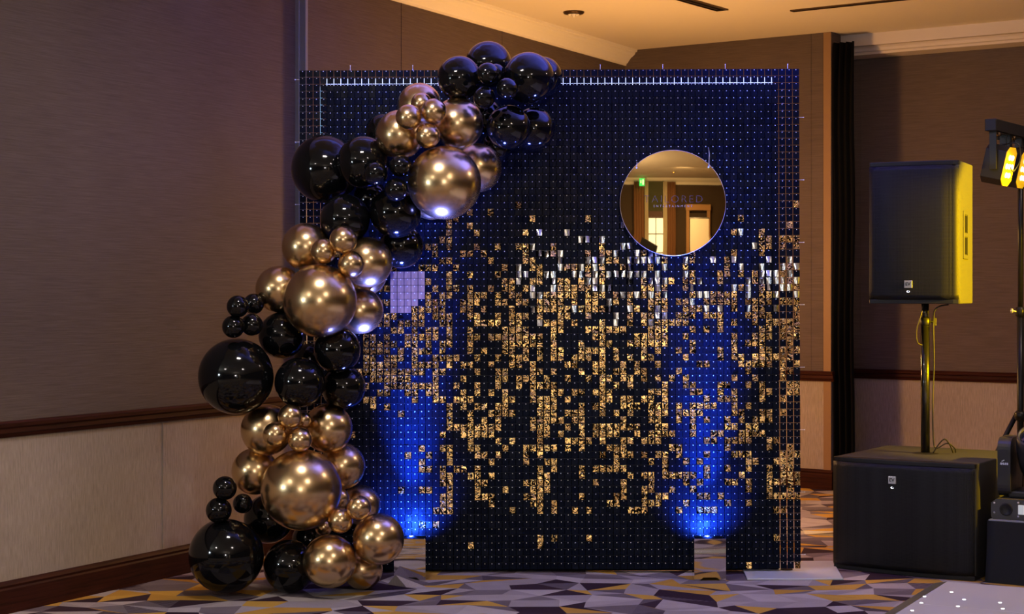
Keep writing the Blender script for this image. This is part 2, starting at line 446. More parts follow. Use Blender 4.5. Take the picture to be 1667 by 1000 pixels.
SW = 2.40; NC = 72; PITCH = SW / NC
bd = tag(empty('sequin_backdrop', ((490 - CX) * K + SW / 2, BY, .004)), 'tall square wall of shimmering black sequins, some coloured as gold reflections, with clear pegs around its edge', 'backdrop')
bd.rotation_euler = (0, -R(.2), 0)
Z0 = .014
def px_of(i, j):      # column from left, row from top -> photograph pixel
    x = -SW / 2 + (i + .5) * PITCH; z = Z0 + SW - (j + .5) * PITCH
    return 490 + (x + SW / 2) / K, 475 - (z - CAMZ) / K
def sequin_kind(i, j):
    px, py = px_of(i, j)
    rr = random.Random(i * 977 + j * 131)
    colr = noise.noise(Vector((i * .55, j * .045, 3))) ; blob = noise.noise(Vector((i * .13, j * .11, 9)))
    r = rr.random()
    # smooth bright ones, standing in for sequins that catch cool light
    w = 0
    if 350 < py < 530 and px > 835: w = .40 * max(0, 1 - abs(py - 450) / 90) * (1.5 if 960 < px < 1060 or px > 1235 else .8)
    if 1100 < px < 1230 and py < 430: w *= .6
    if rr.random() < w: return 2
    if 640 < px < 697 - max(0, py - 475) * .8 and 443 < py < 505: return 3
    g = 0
    if py > 330: g = min(1, (py - 330) / 160) * .56  # gold share follows where the warm reflections fall
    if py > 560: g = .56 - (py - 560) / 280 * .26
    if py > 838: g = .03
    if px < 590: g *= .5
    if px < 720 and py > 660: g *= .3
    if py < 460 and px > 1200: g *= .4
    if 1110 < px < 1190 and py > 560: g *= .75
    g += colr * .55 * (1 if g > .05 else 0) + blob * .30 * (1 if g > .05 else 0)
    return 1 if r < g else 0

def seq_verts(kind, rr):
    """one hanging sequin; hinge at its top centre, facing -Y"""
    w, h = {1: .0134, 2: .0125}.get(kind, .0153), .0316
    n = 4 if kind == 2 else 2
    bend = rr.uniform(.25, .75) * rr.choice((-1, 1)) * .02 if kind == 2 else rr.uniform(-.0008, .0008)
    tilt = {0: rr.uniform(-.03, .10), 1: rr.uniform(.08, .34), 2: rr.uniform(.0, .30), 3: .04}[kind]
    twist = {0: rr.gauss(0, .05), 1: rr.gauss(0, .09), 2: rr.gauss(0, .40), 3: 0}[kind]
    vs = []
    for a in range(n + 1):
        for c in range(n + 1):
            u = -1 + 2 * c / n; v = a / n
            vs.append(Vector((u * w, bend * (1 - u * u) * (.4 + v) * .5, -v * h)))
    M = Matrix.Rotation(-tilt, 4, 'X') @ Matrix.Rotation(twist, 4, 'Z')
    vs = [M @ v for v in vs]
    fs = [(a * (n + 1) + c, a * (n + 1) + c + 1, (a + 1) * (n + 1) + c + 1, (a + 1) * (n + 1) + c) for a in range(n) for c in range(n)]
    return vs, fs

SM = [M_SEQ, M_GOLDREFL, M_BRIGHTREFL, M_LILAC]
variants = {}
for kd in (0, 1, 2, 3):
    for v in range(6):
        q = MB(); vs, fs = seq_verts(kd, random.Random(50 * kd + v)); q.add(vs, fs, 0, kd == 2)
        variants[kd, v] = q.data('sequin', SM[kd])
field = MB(); pins = MB(); cells = []
for j in range(NC):
    for i in range(NC):
        rr = random.Random(i * 7919 + j * 104729)
        kd = sequin_kind(i, j)
        x = -SW / 2 + (i + .5) * PITCH; z = Z0 + SW - j * PITCH - .0025
        cells.append((i, j, kd, x, z))
# the 300 individual ones: a block in plain view right of the middle
solo = set((i, j) for i in range(40, 60) for j in range(36, 51))
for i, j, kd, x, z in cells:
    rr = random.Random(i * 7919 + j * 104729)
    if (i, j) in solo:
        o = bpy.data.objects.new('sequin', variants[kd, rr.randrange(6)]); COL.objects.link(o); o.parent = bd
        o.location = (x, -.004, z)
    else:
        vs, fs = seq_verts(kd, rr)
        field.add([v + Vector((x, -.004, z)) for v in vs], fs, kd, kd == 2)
    r = .0024
    c = Vector((x + rr.uniform(-.001, .001), -.0065, z - .0045))
    pins.add([c + Vector(d) * r for d in ((0, -1.2, 0), (1, 0, 0), (0, 0, 1), (-1, 0, 0), (0, 0, -1))], [(0, 1, 2), (0, 2, 3), (0, 3, 4), (0, 4, 1)], 0, True)
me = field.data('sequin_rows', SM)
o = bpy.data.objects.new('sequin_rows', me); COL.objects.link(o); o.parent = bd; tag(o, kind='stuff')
tag(pins.build('hinge_pins', M_PIN, bd), kind='stuff')
# 64 clip-together grid panels
gp = MB(); pw = SW / 8
for k in range(9):
    gp.box(((k + .5) * PITCH, 0, pw / 2), (.0022, .002, pw - .002)); gp.box((pw / 2, 0, (k + 1) * PITCH - .0035), (pw - .002, .002, .0022))
gpd = gp.data('grid_panel', M_GRID)
for a in range(8):
    for c in range(8):
        o = bpy.data.objects.new('grid_panel', gpd); COL.objects.link(o); o.parent = bd
        o.location = (-SW / 2 + c * pw, .003, Z0 + a * pw)
# pegs around the edge
pg = MB(); pg.tube([(0, 0, -.004), (0, 0, .018)], .0013, 6); pg.tube([(0, 0, .018), (0, 0, .0225)], .0024, 6); pgd = pg.data('peg', M_PIN)
def peg(x, z, ry):
    o = bpy.data.objects.new('peg', pgd); COL.objects.link(o); o.parent = bd; o.location = (x, .001, z); o.rotation_euler = (0, ry, 0)
for k in range(8):
    peg(-SW / 2 + k * pw + .245, Z0 + SW, 0)
    peg(-SW / 2, Z0 + SW - k * pw - .045, -R(90)); peg(SW / 2, Z0 + SW - k * pw - .235, R(90))
# frame behind: tubes, black cloth, steel plate feet
FT = Z0 + SW - .052
b = MB(); b.tube([(-SW / 2 + .105, .035, FT), (SW / 2 - .065, .035, FT)], .010, 12); b.build('frame_tube', M_TUBE, bd)
b = MB(); b.tube([(-SW / 2 + .102, .035, .02), (-SW / 2 + .102, .035, FT)], .006, 12); b.build('frame_tube', M_TUBE, bd)
b = MB(); b.tube([(SW / 2 - .075, .035, .02), (SW / 2 - .075, .035, FT)], .006, 12); b.build('frame_tube', M_TUBE, bd)
b = MB(); b.box((.012, .055, FT / 2 - .008), (SW - .22, .003, FT - .008)); b.build('backing_cloth', M_CLOTH, bd)

M_TUBEGLOW = mat('tube_glow', (.8, .85, 1), .4, emit=(.50, .58, 1.0), emit_s=2.0)  # glow strip added for the blue light caught on the frame tube
b = MB(); b.box((.0, .022, FT - .004), (2.15, .003, .034)); b.build('tube_glow_strip', M_TUBEGLOW, bd)
b = MB(); b.box((-SW / 2 + .102, .024, FT - .155), (.010, .003, .26)); b.build('tube_glow_strip', mat('dim_tube_glow', (.8, .85, 1), .4, emit=(.18, .45, .75), emit_s=.9), bd)  # shorter glow added for the light on the left tube

# steel foot plate lying under the right side
M_PLATE = mat('grey_steel_plate', (.66, .70, .80), .35, .2)
pl = MB()
pl.add([(1.10, 7.90, 0), (1.555, 7.90, 0), (1.60, 8.42, 0), (1.13, 8.42, 0), (1.10, 7.90, .008), (1.545, 7.90, .008), (1.60, 8.42, .008), (1.13, 8.42, .008)],
       [(0, 1, 2, 3), (4, 5, 6, 7), (0, 1, 5, 4), (1, 2, 6, 5), (2, 3, 7, 6), (3, 0, 4, 7)])
pt = tag(empty('foot_plate', (0, 0, 0)), 'flat grey steel plate lying on the carpet under the right edge of the sequin wall', 'base plate')
pl.build('plate', M_PLATE, pt, bevel=.002)
b = MB(); b.lathe([(0, .030), (.012, .030), (.014, .016), (.028, .014), (.030, .008), (.030, .0075)], 20, 0, Matrix.Translation((1.325, 8.152, 0))); b.build('socket', M_BRASS, pt)

# ------------------------------------------------------------------ round gold mirror sign
def P3(px, py, Y): return Vector(((px - CX) / F * Y, Y, CAMZ - (py - HY) / F * Y))
mp = P3(1095.5, 330.5, 8.045)
ms = tag(empty('round_mirror_sign', mp), 'round gold mirror sign with thin lettering hung on the sequin wall', 'mirror')
RM = 86.0 / F * 8.045
M_MIRROR = mat('gold_mirror', (.86, .60, .26), .015, 1)
b = MB(); vs = [(0, 0, 0)]; nr, ns = 14, 96
def sag(x, z): return (x * x) / (2 * 5.0) + (z * z) / (2 * 11.7)
for a in range(1, nr + 1):
    for k in range(ns):
        r = RM * a / nr; an = 2 * math.pi * k / ns; x, z = r * math.cos(an), r * math.sin(an)
        vs.append((x, sag(x, z), z))
fs = [(0, 1 + k, 1 + (k + 1) % ns) for k in range(ns)]
fs += [(1 + (a - 1) * ns + k, 1 + a * ns + k, 1 + a * ns + (k + 1) % ns, 1 + (a - 1) * ns + (k + 1) % ns) for a in range(1, nr) for k in range(ns)]
b.add(vs, fs, 0, True); b.build('mirror_disc', M_MIRROR, ms)
b = MB(); b.lathe([(RM - .0006, -.0042), (RM + .0009, -.0035), (RM + .0012, .003), (RM - .004, .0045), (RM - .02, .006), (0, .007)], 96, 0, Matrix.Translation((0, .005, 0)) @ Matrix.Rotation(R(-90), 4, 'X'))
# bring the rim's front forward to the disc edge
b.build('rim', mat('pale_edge', (.75, .60, .50), .3, .4), ms)
M_LETTER = mat('violet_grey_letter', (.10, .08, .16), .25, .6)
RX = (R(90), 0, 0)
text('lettering', 'TAILORED', .0500, M_LETTER, ms, (.002, -.0015, .017), RX, .0012, -.0014, 1.28)
text('small_lettering', 'ENTERTAINMENT', .0150, mat('pale_letter', (.30, .26, .32), .3, .5), ms, (.000, -.0012, -.0155), RX, .0010, 0, 1.75)
M_CLEAR = mat('clear_hook', (.85, .85, .95), .1, 0, spec=1, coat=1)
for hx, hz, L in ((-.174, .178, .022), (.170, .182, .085)):
    b = MB(); b.tube([(hx, -.004, hz - .008), (hx + .001, -.005, hz), (hx + .003, -.003, hz + L * .6), (hx + .003, .03, hz + L)], .0014, 8)
    b.tube([(hx, -.006, hz - .010), (hx, .004, hz - .010)], .004, 10); b.build('hook', M_CLEAR, ms)

# ------------------------------------------------------------------ mirrored uplighters
M_CHROME = mat('polished_steel', (.74, .70, .66), .05, 1)
t = NT(M_CHROME); t.bump(t.noise(t.coords((2.5, 2, 9)), 1, 1, .4), .35, .02)
M_LENS = mat('blue_lens', (.02, .05, .3), .1, emit=(.03, .2, 1.0), emit_s=6)
for k, (px, Y) in enumerate(UPL):
    X = (px - CX) / F * Y
    u = tag(empty('battery_uplighter', (X, Y, 0)), ('mirror-steel battery uplighter box on the carpet beside the lowest gold balloons', 'mirror-steel battery uplighter box on the carpet by the foot plate, below the round mirror')[k],
            'uplighter', 'mirrored uplighters at the foot of the sequin wall')
    w, h, d = .147, .196, .10
    b = MB()
    out = [(-w / 2, 0), (-w / 2 + .024, 0), (-w / 2 + .042, .016), (w / 2 - .042, .016), (w / 2 - .024, 0), (w / 2, 0), (w / 2, h), (-w / 2, h)]
    b.prism(out, -d / 2, -d / 2 + .003)
    b.box((-w / 2 + .0015, .0015, h / 2), (.003, d - .006, h)); b.box((w / 2 - .0015, .0015, h / 2), (.003, d - .006, h)); b.box((0, d / 2 - .0015, h / 2), (w - .006, .003, h))
    b.box((0, 0, .022), (w - .006, d - .006, .003))
    b.build('housing', M_CHROME, u)
    b = MB()
    b.box((0, -d / 2 + .006, h - .032), (w - .008, .002, .058)); b.box((0, d / 2 - .006, h - .032), (w - .008, .002, .058))
    for sx in (-1, 1): b.box((sx * (w / 2 - .006), 0, h - .032), (.002, d - .014, .058))
    b.build('added_liner', M_CLOTH, u)  # black liner added to keep the lens glow out of the chrome
    b = MB(); b.box((0, 0, h - .062), (w - .008, d - .008, .004)); b.build('lamp_plate', M_DARKSLOT, u)
    for a in range(3):
        for c in range(2):
            q = MB(); q.lathe([(.014, 0), (.014, .004), (.009, .008), (0, .010)], 14, 0, Matrix.Translation((-.042 + a * .042, -.020 + c * .04, h - .060))); q.build('lens', M_LENS, u)

# ------------------------------------------------------------------ balloons
M_GOLD = mat('chrome_gold_latex', (.74, .53, .28), .25, 1)
M_BLACK = mat('black_latex', (.0035, .0038, .0045), .09, 0, spec=.5, coat=.0, coat_rough=.05)
def balloon_data(m):
    b = MB(); prof = []; N = 30
    for k in range(N + 1):
        th = math.pi * k / N
        r = math.sin(th); z = math.cos(th)
        if th > 2.1:
            q = (th - 2.1) / (math.pi - 2.1); z -= .13 * q ** 2; r = r * (1 - .12 * math.sin(q * math.pi)) + .02 * q
        prof.append((max(r, 0), z))
    b.lathe(prof, 48); return b.data('balloon', m)
def knot_data(m):
    b = MB()
    b.lathe([(.02, -1.11), (.035, -1.125), (.05, -1.15), (.032, -1.165), (.03, -1.18), (.07, -1.205), (.09, -1.225), (.082, -1.235), (.04, -1.22), (0, -1.21)], 14)
    return b.data('knot', m)
BD = {'g': balloon_data(M_GOLD), 'k': balloon_data(M_BLACK)}
KD = {'g': knot_data(M_GOLD), 'k': knot_data(M_BLACK)}
# px, py, radius px, colour, layer (0 = front), label
BAL = [
 (795,105,38,'k',3,'large black balloon at the very top of the garland, above all others'),
 (748,127,36,'k',1,'large black balloon at the left of the top black cluster'),
 (860,127,42,'k',1,'largest black balloon of the top cluster, on its right, shining blue'),
 (882,125,33,'k',3,'black balloon half hidden behind the right side of the top cluster'),
 (794,120,18,'k',0,'small black balloon in the middle of the top cluster, leftmost of the upper small pair'),
 (807,119,15,'k',1,'small black balloon peeking out behind the upper small one in the top cluster'),
 (825.5,144.5,17.5,'k',0,'small black balloon at the right of the small ones in the top cluster'),
 (788,159,18,'k',0,'small black balloon at the bottom of the small ones in the top cluster'),
 (828,207,36,'k',1,'black balloon with blue underside below the top cluster, left of its pair'),
 (869,210,35,'k',2,'black balloon with blue underside below the top cluster, rightmost of its pair'),
 (789,188,28,'k',3,'shadowed black balloon between the upper gold cluster and the blue-lit pair'),
 (806,240,25,'k',3,'black balloon mostly hidden behind the upper gold cluster, its rim lit blue'),
 (683,171,36,'g',2,'gold balloon at the top of the upper gold cluster, behind the small ones'),
 (651,219,40,'g',1,'large gold balloon at the left of the upper gold cluster'),
 (745,201,42,'g',1,'large gold balloon at the right of the upper gold cluster, beside the black ones'),
 (723.5,297.5,60,'g',0,'biggest gold balloon of the upper gold cluster, lilac along its underside'),
 (777,273,40,'g',3,'gold balloon glowing red and lilac behind the biggest one of the upper gold cluster'),
 (686,168,17,'g',1,'small gold balloon at the back of the small ones in the upper gold cluster'),
 (665,191,21,'g',0,'small gold balloon at the left of the small ones in the upper gold cluster'),
 (706.5,181,20.5,'g',0,'small gold balloon at the right of the small ones in the upper gold cluster'),
 (696,221,20.5,'g',0,'small gold balloon at the bottom of the small ones in the upper gold cluster'),
 (624,214,29,'k',3,'black balloon peeking out left of the upper gold cluster in front of the sequins'),
 (703,322,36,'g',3,'gold balloon hidden behind the biggest upper one, only a bright lower rim showing'),
 (530,275,56,'k',2,'big black balloon sticking out furthest left of the second black cluster'),
 (592,264,43,'k',1,'large black balloon in the middle of the second black cluster'),
 (612,283,19,'k',0,'small black balloon at the left of the small ones in the second black cluster'),
 (652,270,18,'k',0,'small black balloon at the top of the small ones in the second black cluster'),
 (645,309,19,'k',0,'small black balloon at the bottom of the small ones in the second black cluster'),
 (562,357,41,'k',1,'large black balloon above the small balloons of the middle gold cluster'),
 (644,346,42,'k',1,'large black balloon with blue lower edge left of the biggest upper gold one'),
 (653,401,36,'k',2,'black balloon with bright blue underside right of the middle gold cluster'),
 (604,325,30,'k',3,'black balloon deep inside the second black cluster, between its large ones'),
 (498,402,39,'g',1,'large gold balloon at the upper left of the middle gold cluster'),
 (559,390.5,22.5,'g',0,'small gold balloon at the top of the small ones in the middle gold cluster'),
 (526.5,409,21,'g',0,'small gold balloon at the left of the small ones in the middle gold cluster'),
 (571.5,430,21.5,'g',0,'small gold balloon at the lower right of the small ones in the middle gold cluster'),
 (598,427,41,'g',1,'large gold balloon at the upper right of the middle gold cluster, lilac underneath'),
 (454,471,38,'g',1,'gold balloon at the far left of the middle gold cluster'),
 (521,490,60,'g',0,'biggest gold balloon in the centre of the middle gold cluster'),
 (586,506,38,'g',2,'gold balloon at the lower right of the middle gold cluster with lilac underside'),
 (598,449,31,'g',3,'gold balloon hidden at the right of the middle gold cluster, only a bright rim showing'),
 (387,499,18,'k',0,'small black balloon at the upper left of the small ones in the third black cluster'),
 (413,495,17,'k',1,'small black balloon at the upper right of the small ones in the third black cluster'),
 (380,532,18.5,'k',0,'small black balloon at the lower left of the small ones in the third black cluster'),
 (410,529,18,'k',0,'small black balloon at the lower right of the small ones in the third black cluster'),
 (459,546,38,'k',1,'black balloon directly below left of the biggest middle gold one'),
 (549,570,38,'k',1,'black balloon directly below right of the biggest middle gold one'),
 (385,613,62,'k',0,'biggest black balloon of the third black cluster, at its left by the wall rail'),
 (488,623,41,'k',0,'black balloon in the centre bottom of the third black cluster'),
 (559,631,36,'k',1,'black balloon with blue rim at the lower right of the third black cluster'),
 (505,585,26,'k',3,'black balloon deep inside the third black cluster, behind its large ones'),
 (434,700,42,'g',1,'large gold balloon at the upper left of the lower gold cluster'),
 (472.5,678,20,'g',0,'small gold balloon at the top of the small ones in the lower gold cluster'),
 (493,684,14,'g',1,'tiny gold balloon peeking out between the small ones of the lower gold cluster'),
 (448,707.5,20,'g',0,'small gold balloon at the left of the small ones in the lower gold cluster'),
 (488.5,716,20,'g',0,'small gold balloon at the bottom right of the small ones in the lower gold cluster'),
 (534,697.5,40,'g',1,'large gold balloon at the upper right of the lower gold cluster'),
 (415,767.5,38,'g',1,'gold balloon at the far left of the lower gold cluster'),
 (490.5,797.5,66,'g',0,'biggest gold balloon of all, in the centre of the lower gold cluster'),
 (557,759,38,'g',2,'gold balloon at the right edge of the lower gold cluster, against the sequins'),
 (587,823,33,'g',3,'gold balloon behind the pair of small ones at the lower right of the garland'),
 (584,827,20,'g',0,'small gold balloon at the upper right of the small pair near the garland foot'),
 (554,848,20.5,'g',0,'small gold balloon at the lower left of the small pair near the garland foot'),
 (552,812,17,'g',2,'small gold balloon mostly hidden behind the right side of the biggest one'),
 (616,878,42,'g',0,'large gold balloon furthest right at the foot of the garland'),
 (536.5,914,43.5,'g',0,'large gold balloon at the garland foot between black and gold neighbours'),
 (590,927,33,'g',2,'darker gold balloon resting on the carpet below the rightmost one'),
 (527,858,15,'g',2,'small gold balloon tucked under the biggest one'),
 (366,795,19.5,'k',0,'small black balloon at the top of the small ones at lower left'),
 (356,831,21,'k',0,'small black balloon at the far left of the small ones at lower left'),
 (395,820,16,'k',1,'small black balloon at the right of the small ones at lower left'),
 (437,845,40,'k',2,'black balloon lower left of the biggest gold one'),
 (368.5,904.5,61,'k',0,'big black balloon on the carpet at the bottom left end of the garland'),
 (472,922,43,'k',1,'black balloon on the carpet between the big black and the gold one'),
 (505,880,30,'k',3,'shadowed black balloon behind the foot of the garland'),
]
n = len(BAL)
Yd = [7.50 + .13 * b_[4] - (.06 if b_[2] < 25 else 0) for b_ in BAL]
def pos(i, Y=None):
    b_ = BAL[i]; Y = Y or Yd[i]; return P3(b_[0], b_[1], Y), b_[2] / F * Y
for it in range(160):
    for i in range(n):
        for j in range(i + 1, n):
            pi, ri = pos(i); pj, rj = pos(j); d = pj - pi
            need = (ri + rj) * .94
            if d.length < need:
                lat2 = d.x * d.x + d.z * d.z
                want = math.sqrt(max(need * need - lat2, 0)); s = 1 if (BAL[j][4], BAL[i][2] > 25, j) > (BAL[i][4], BAL[j][2] > 25, i) else -1
                if abs(Yd[j] - Yd[i]) > .03: s = 1 if Yd[j] > Yd[i] else -1
                e = (want - abs(Yd[j] - Yd[i])) * .25
                Yd[i] -= s * e; Yd[j] += s * e
    for i in range(n):
        r = pos(i)[1]; Yd[i] = min(Yd[i], BY - .03 - r)
        lim = 3712 / (BAL[i][1] + BAL[i][2] - 475) if BAL[i][1] + BAL[i][2] > 900 else 99
        Yd[i] = min(Yd[i], lim); Yd[i] = max(Yd[i], 7.05)
clusters = 'balloons of the arched garland'
for i, (px, py, rp, c, ly, lab) in enumerate(BAL):
    p, r = pos(i)
    near = [j for j in range(n) if j != i and math.hypot(BAL[j][0] - px, BAL[j][1] - py) < 110]
    ctr = sum((pos(j)[0] for j in near), Vector()) / max(1, len(near))
    d = (ctr - p); d.y = abs(d.y) + .10 + .5 * r; d.normalize()
    o = bpy.data.objects.new('balloon', BD[c]); COL.objects.link(o)
    o.location = p; o.scale = (r, r, r); o.rotation_euler = (-d).to_track_quat('Z', 'Y').to_euler()
    tag(o, lab, 'balloon', clusters)
    kn = bpy.data.objects.new('knot', KD[c]); COL.objects.link(kn); kn.parent = o

# ------------------------------------------------------------------ loudspeakers
M_CAB = mat('black_cabinet_paint', (.032, .032, .032), .62, spec=.35)
t = NT(M_CAB); t.bump(t.noise(t.coords((220, 220, 220)), 1, 2, .6), .5, .002)
def grille():
    m = mat('black_metal_grille', (.010, .010, .012), .5, 0, spec=.25); t = NT(m)
    v = t.n('ShaderNodeTexVoronoi'); v.inputs['Scale'].default_value = 190; v.inputs['Randomness'].default_value = 0
    t.l(t.coords(), v.inputs['Vector'])
    t.l(t.ramp(v.outputs['Distance'], [(.28, (.0012, .0012, .0016)), (.42, (.010, .010, .011))]), t.b.inputs['Base Color'])
    t.bump(v.outputs['Distance'], .5, .003)
    return m
M_GRILLE = grille()
M_BADGE = mat('silver_badge', (.55, .55, .58), .3, .7)
M_INK = mat('black_badge_letter', (.01, .01, .01), .5)
M_LED = mat('white_led', (1, 1, 1), .3, emit=(.85, .88, 1), emit_s=6)
M_RIM = mat('black_plastic', (.009, .009, .010), .45, spec=.35)

def cabinet(root, w, h, d, bow, wing, handle, logo_z, logo_x):
    """front faces local -Y; front centre at the origin's y"""
    b = MB()
    # plan outline: sides, chamfered wings, rear taper
    o_ = [(-w / 2, .02), (-w / 2, d * .94), (-w / 2 + .02, d), (w / 2 - .02, d), (w / 2, d * .94), (w / 2, .02)]
    def slab(pl, z0, z1, m=0):
        k = len(pl); vs = [(x, y, z0) for x, y in pl] + [(x, y, z1) for x, y in pl]
        b.add(vs, [(i, (i + 1) % k, k + (i + 1) % k, k + i) for i in range(k)] + [tuple(range(k))[::-1], tuple(range(k, 2 * k))], m)
    slab(o_, 0, h)
    b.build('cabinet', M_CAB, root, bevel=.006)
    # top and bottom caps with bowed front
    fr = []
    for k in range(17):
        u = -1 + k / 8
        fr.append((u * w / 2, -bow * (1 - u * u) + (0 if abs(u) < .999 else .004)))
    for z0, z1 in ((0, .022), (h - .022, h)):
        b = MB()
        pl = [(x, y) for x, y in fr] + [(w / 2, .03), (-w / 2, .03)]
        k = len(pl); vs = [(x, y, z0) for x, y in pl] + [(x, y, z1) for x, y in pl]
        b.add(vs, [(i, (i + 1) % k, k + (i + 1) % k, k + i) for i in range(k)] + [tuple(range(k))[::-1], tuple(range(k, 2 * k))])
        b.build('end_cap', M_RIM, root, bevel=.003)
    # grille: flat or slightly bowed centre, turned-back wings
    g = MB(); vs = []; xs = [-w / 2, -w / 2 + wing * .5, -w / 2 + wing] + [-w / 2 + wing + (w - 2 * wing) * k / 8 for k in range(1, 8)] + [w / 2 - wing, w / 2 - wing * .5, w / 2]
    for z in (.022, .045, h - .045, h - .022):
        ins = .006 if z in (.045, h - .045) else .0
        for x in xs:
            u = x / (w / 2); y = -bow * (1 - u * u) + .006 - (.008 if abs(x) <= w / 2 - wing + 1e-6 else 0) - ins * .8
            vs.append((x, y, z))
    k = len(xs); g.add(vs, [(a * k + i, a * k + i + 1, (a + 1) * k + i + 1, (a + 1) * k + i) for a in range(3) for i in range(k - 1)])
    g.sm = [True] * len(g.sm)
    go = g.build('grille', M_GRILLE, root)
    s = go.modifiers.new('thick', 'SOLIDIFY'); s.thickness = .003; s.offset = 1
    # badge with the two letters, and the power lamp under it
    u = logo_x / (w / 2); yb = -bow * (1 - u * u) - .0115
    q = MB(); q.box((logo_x, yb, logo_z), (.038, .006, .036)); bo = q.build('badge', M_BADGE, root, bevel=.0015)
    text('lettering', 'EV', .022, M_INK, bo, (logo_x - .001, yb - .0035, logo_z), RX, .0005, .0006)
    q = MB(); q.lathe([(0, -.002), (.006, -.001), (.0075, .002)], 14, 0, Matrix.Translation((logo_x, yb + .002, logo_z - .036)) @ Matrix.Rotation(R(90), 4, 'X') @ Matrix.Scale(.55, 4, (0, 1, 0)))
    q.build('power_lamp', M_LED, root)
    if handle:
        q = MB(); x = w / 2 + .001; yc = d * .44; zc = h * .485; hh = .117; ww = .066
        # raised frame: four bars and a middle bridge
        for s in (-1, 1): q.box((x, yc + s * (ww - .011), zc), (.010, .022, hh * 2))
        for s in (-1, 0, 1): q.box((x, yc, zc + s * (hh - .009)), (.010, ww * 2 - .012, .020))
        q.build('handle', M_CAB, root, bevel=.004)
        for s in (-1, 1):
            q = MB(); q.box((x + .0005, yc, zc + s * .0535), (.004, ww * 2 - .040, .082)); q.build('handle_shade_plate', M_DRAPE, root)  # black plate stands in for the shade inside the opening

SPA = -math.atan2(.18, .388)
sp = tag(empty('loudspeaker', (1.942, 8.17, 1.291), SPA), 'tall black loudspeaker on a pole, its right side lit yellow', 'loudspeaker')
cabinet(sp, .430, .690, .400, .006, .052, True, .095, -.022)
SUA = -R(33.3)
sc_ = Vector(((1.569 + 2.155) / 2, (8.25 + 7.865) / 2, 0))
sb = tag(empty('subwoofer', sc_, SUA), 'wide black subwoofer box standing on the carpet under the pole', 'loudspeaker')
cabinet(sb, .700, .545, .740, .028, .050, False, .452, -.036)

# pole between the two
px_, py_ = 2.055, 8.40
pole = tag(empty('speaker_pole', (px_, py_, .545)), 'black speaker pole rising from the subwoofer, its right edge glinting yellow', 'speaker stand')
M_POLE = mat('black_gloss_pole', (.012, .012, .013), .22, .4, coat=.5)
b = MB(); b.tube([(0, 0, .004), (0, 0, .66)], .0225, 24); b.build('lower_tube', M_POLE, pole)
b = MB(); b.tube([(0, 0, .66), (0, 0, .7445)], .0175, 24); b.build('upper_tube', M_POLE, pole)
b = MB(); b.lathe([(.0235, .640), (.026, .644), (.026, .672), (.019, .676)], 24); b.build('collar', M_RIM, pole)
b = MB(); b.tube([(.026, 0, .655), (.040, 0, .655)], .006, 8); b.box((.047, 0, .655), (.012, .016, .040)); b.build('locking_knob', M_RIM, pole, bevel=.002)
b = MB(); b.lathe([(0, .006), (.03, .006), (.06, .003), (.065, 0)], 28); b.build('base_flange', M_RIM, pole)
# cable down the pole
M_CABLE = mat('black_cable', (.015, .014, .012), .4)
def curve_pts(pts, n=8):
    out = []; P = [Vector(p) for p in pts]
    for i in range(len(P) - 1):
        p0 = P[max(i - 1, 0)]; p1 = P[i]; p2 = P[i + 1]; p3 = P[min(i + 2, len(P) - 1)]
        for k in range(n):
            t_ = k / n
            out.append(.5 * ((2 * p1) + (p2 - p0) * t_ + (2 * p0 - 5 * p1 + 4 * p2 - p3) * t_ ** 2 + (3 * p1 - p0 - 3 * p2 + p3) * t_ ** 3))
    out.append(P[-1]); return out
b = MB(); b.tube(curve_pts([(2.16, 8.36, 1.286), (2.10, 8.36, 1.268), (2.088, 8.37, 1.20), (2.092, 8.375, 1.0), (2.086, 8.375, .8), (2.088, 8.37, .62), (2.10, 8.36, .575), (2.15, 8.35, .60), (2.19, 8.36, .575), (2.20, 8.38, .552)]), .0035, 8)
tag(b.build('speaker_cable', M_CABLE), 'thin black cable running down the right of the speaker pole', 'cable', 'cables on the speaker pole')
b = MB(); b.tube(curve_pts([(2.035, 8.36, 1.285), (2.02, 8.35, 1.23), (2.000, 8.35, 1.16), (2.005, 8.355, 1.10), (2.032, 8.37, 1.085)]), .003, 8)
tag(b.build('speaker_cable', M_CABLE), 'short loop of cable hanging at the left of the speaker pole top', 'cable', 'cables on the speaker pole')
b = MB(); b.tube(curve_pts([(2.085, 8.36, .552), (2.11, 8.34, .60), (2.135, 8.33, .622), (2.165, 8.35, .590), (2.185, 8.37, .552)]), .0035, 8)
tag(b.build('speaker_cable', M_CABLE), 'cable loop lying on the subwoofer top beside the pole foot', 'cable', 'cables on the speaker pole')

# ------------------------------------------------------------------ light stand with bar of lamps
M_STAND = mat('black_steel_stand', (.015, .015, .016), .35, .5)
TX, TY = 2.712, 9.01
st = tag(empty('light_stand', (TX, TY, 0)), 'black tripod lighting stand at the right edge behind the moving head', 'stand')
b = MB(); b.tube([(0, 0, .22), (0, 0, 1.25)], .018, 16); b.build('lower_tube', M_STAND, st)
b = MB(); b.tube([(0, 0, 1.2), (0, 0, 2.168)], .014, 16); b.build('upper_tube', M_STAND, st)
b = MB(); b.lathe([(.018, 1.215), (.026, 1.222), (.026, 1.262), (.015, 1.27)], 18); b.build('collar', M_STAND, st)
b = MB(); b.tube([(-.02, -.005, 1.243), (-.045, -.01, 1.248)], .005, 8); b.lathe([(0, -.004), (.012, -.003), (.014, .006), (0, .008)], 8, 0, Matrix.Translation((-.047, -.01, 1.248)) @ Matrix.Rotation(R(-90), 4, 'Y')); b.build('locking_knob', M_BADGE, st)
b = MB(); b.lathe([(.018, .66), (.030, .668), (.034, .70), (.024, .712), (.018, .714)], 18); b.build('leg_collar', M_STAND, st)
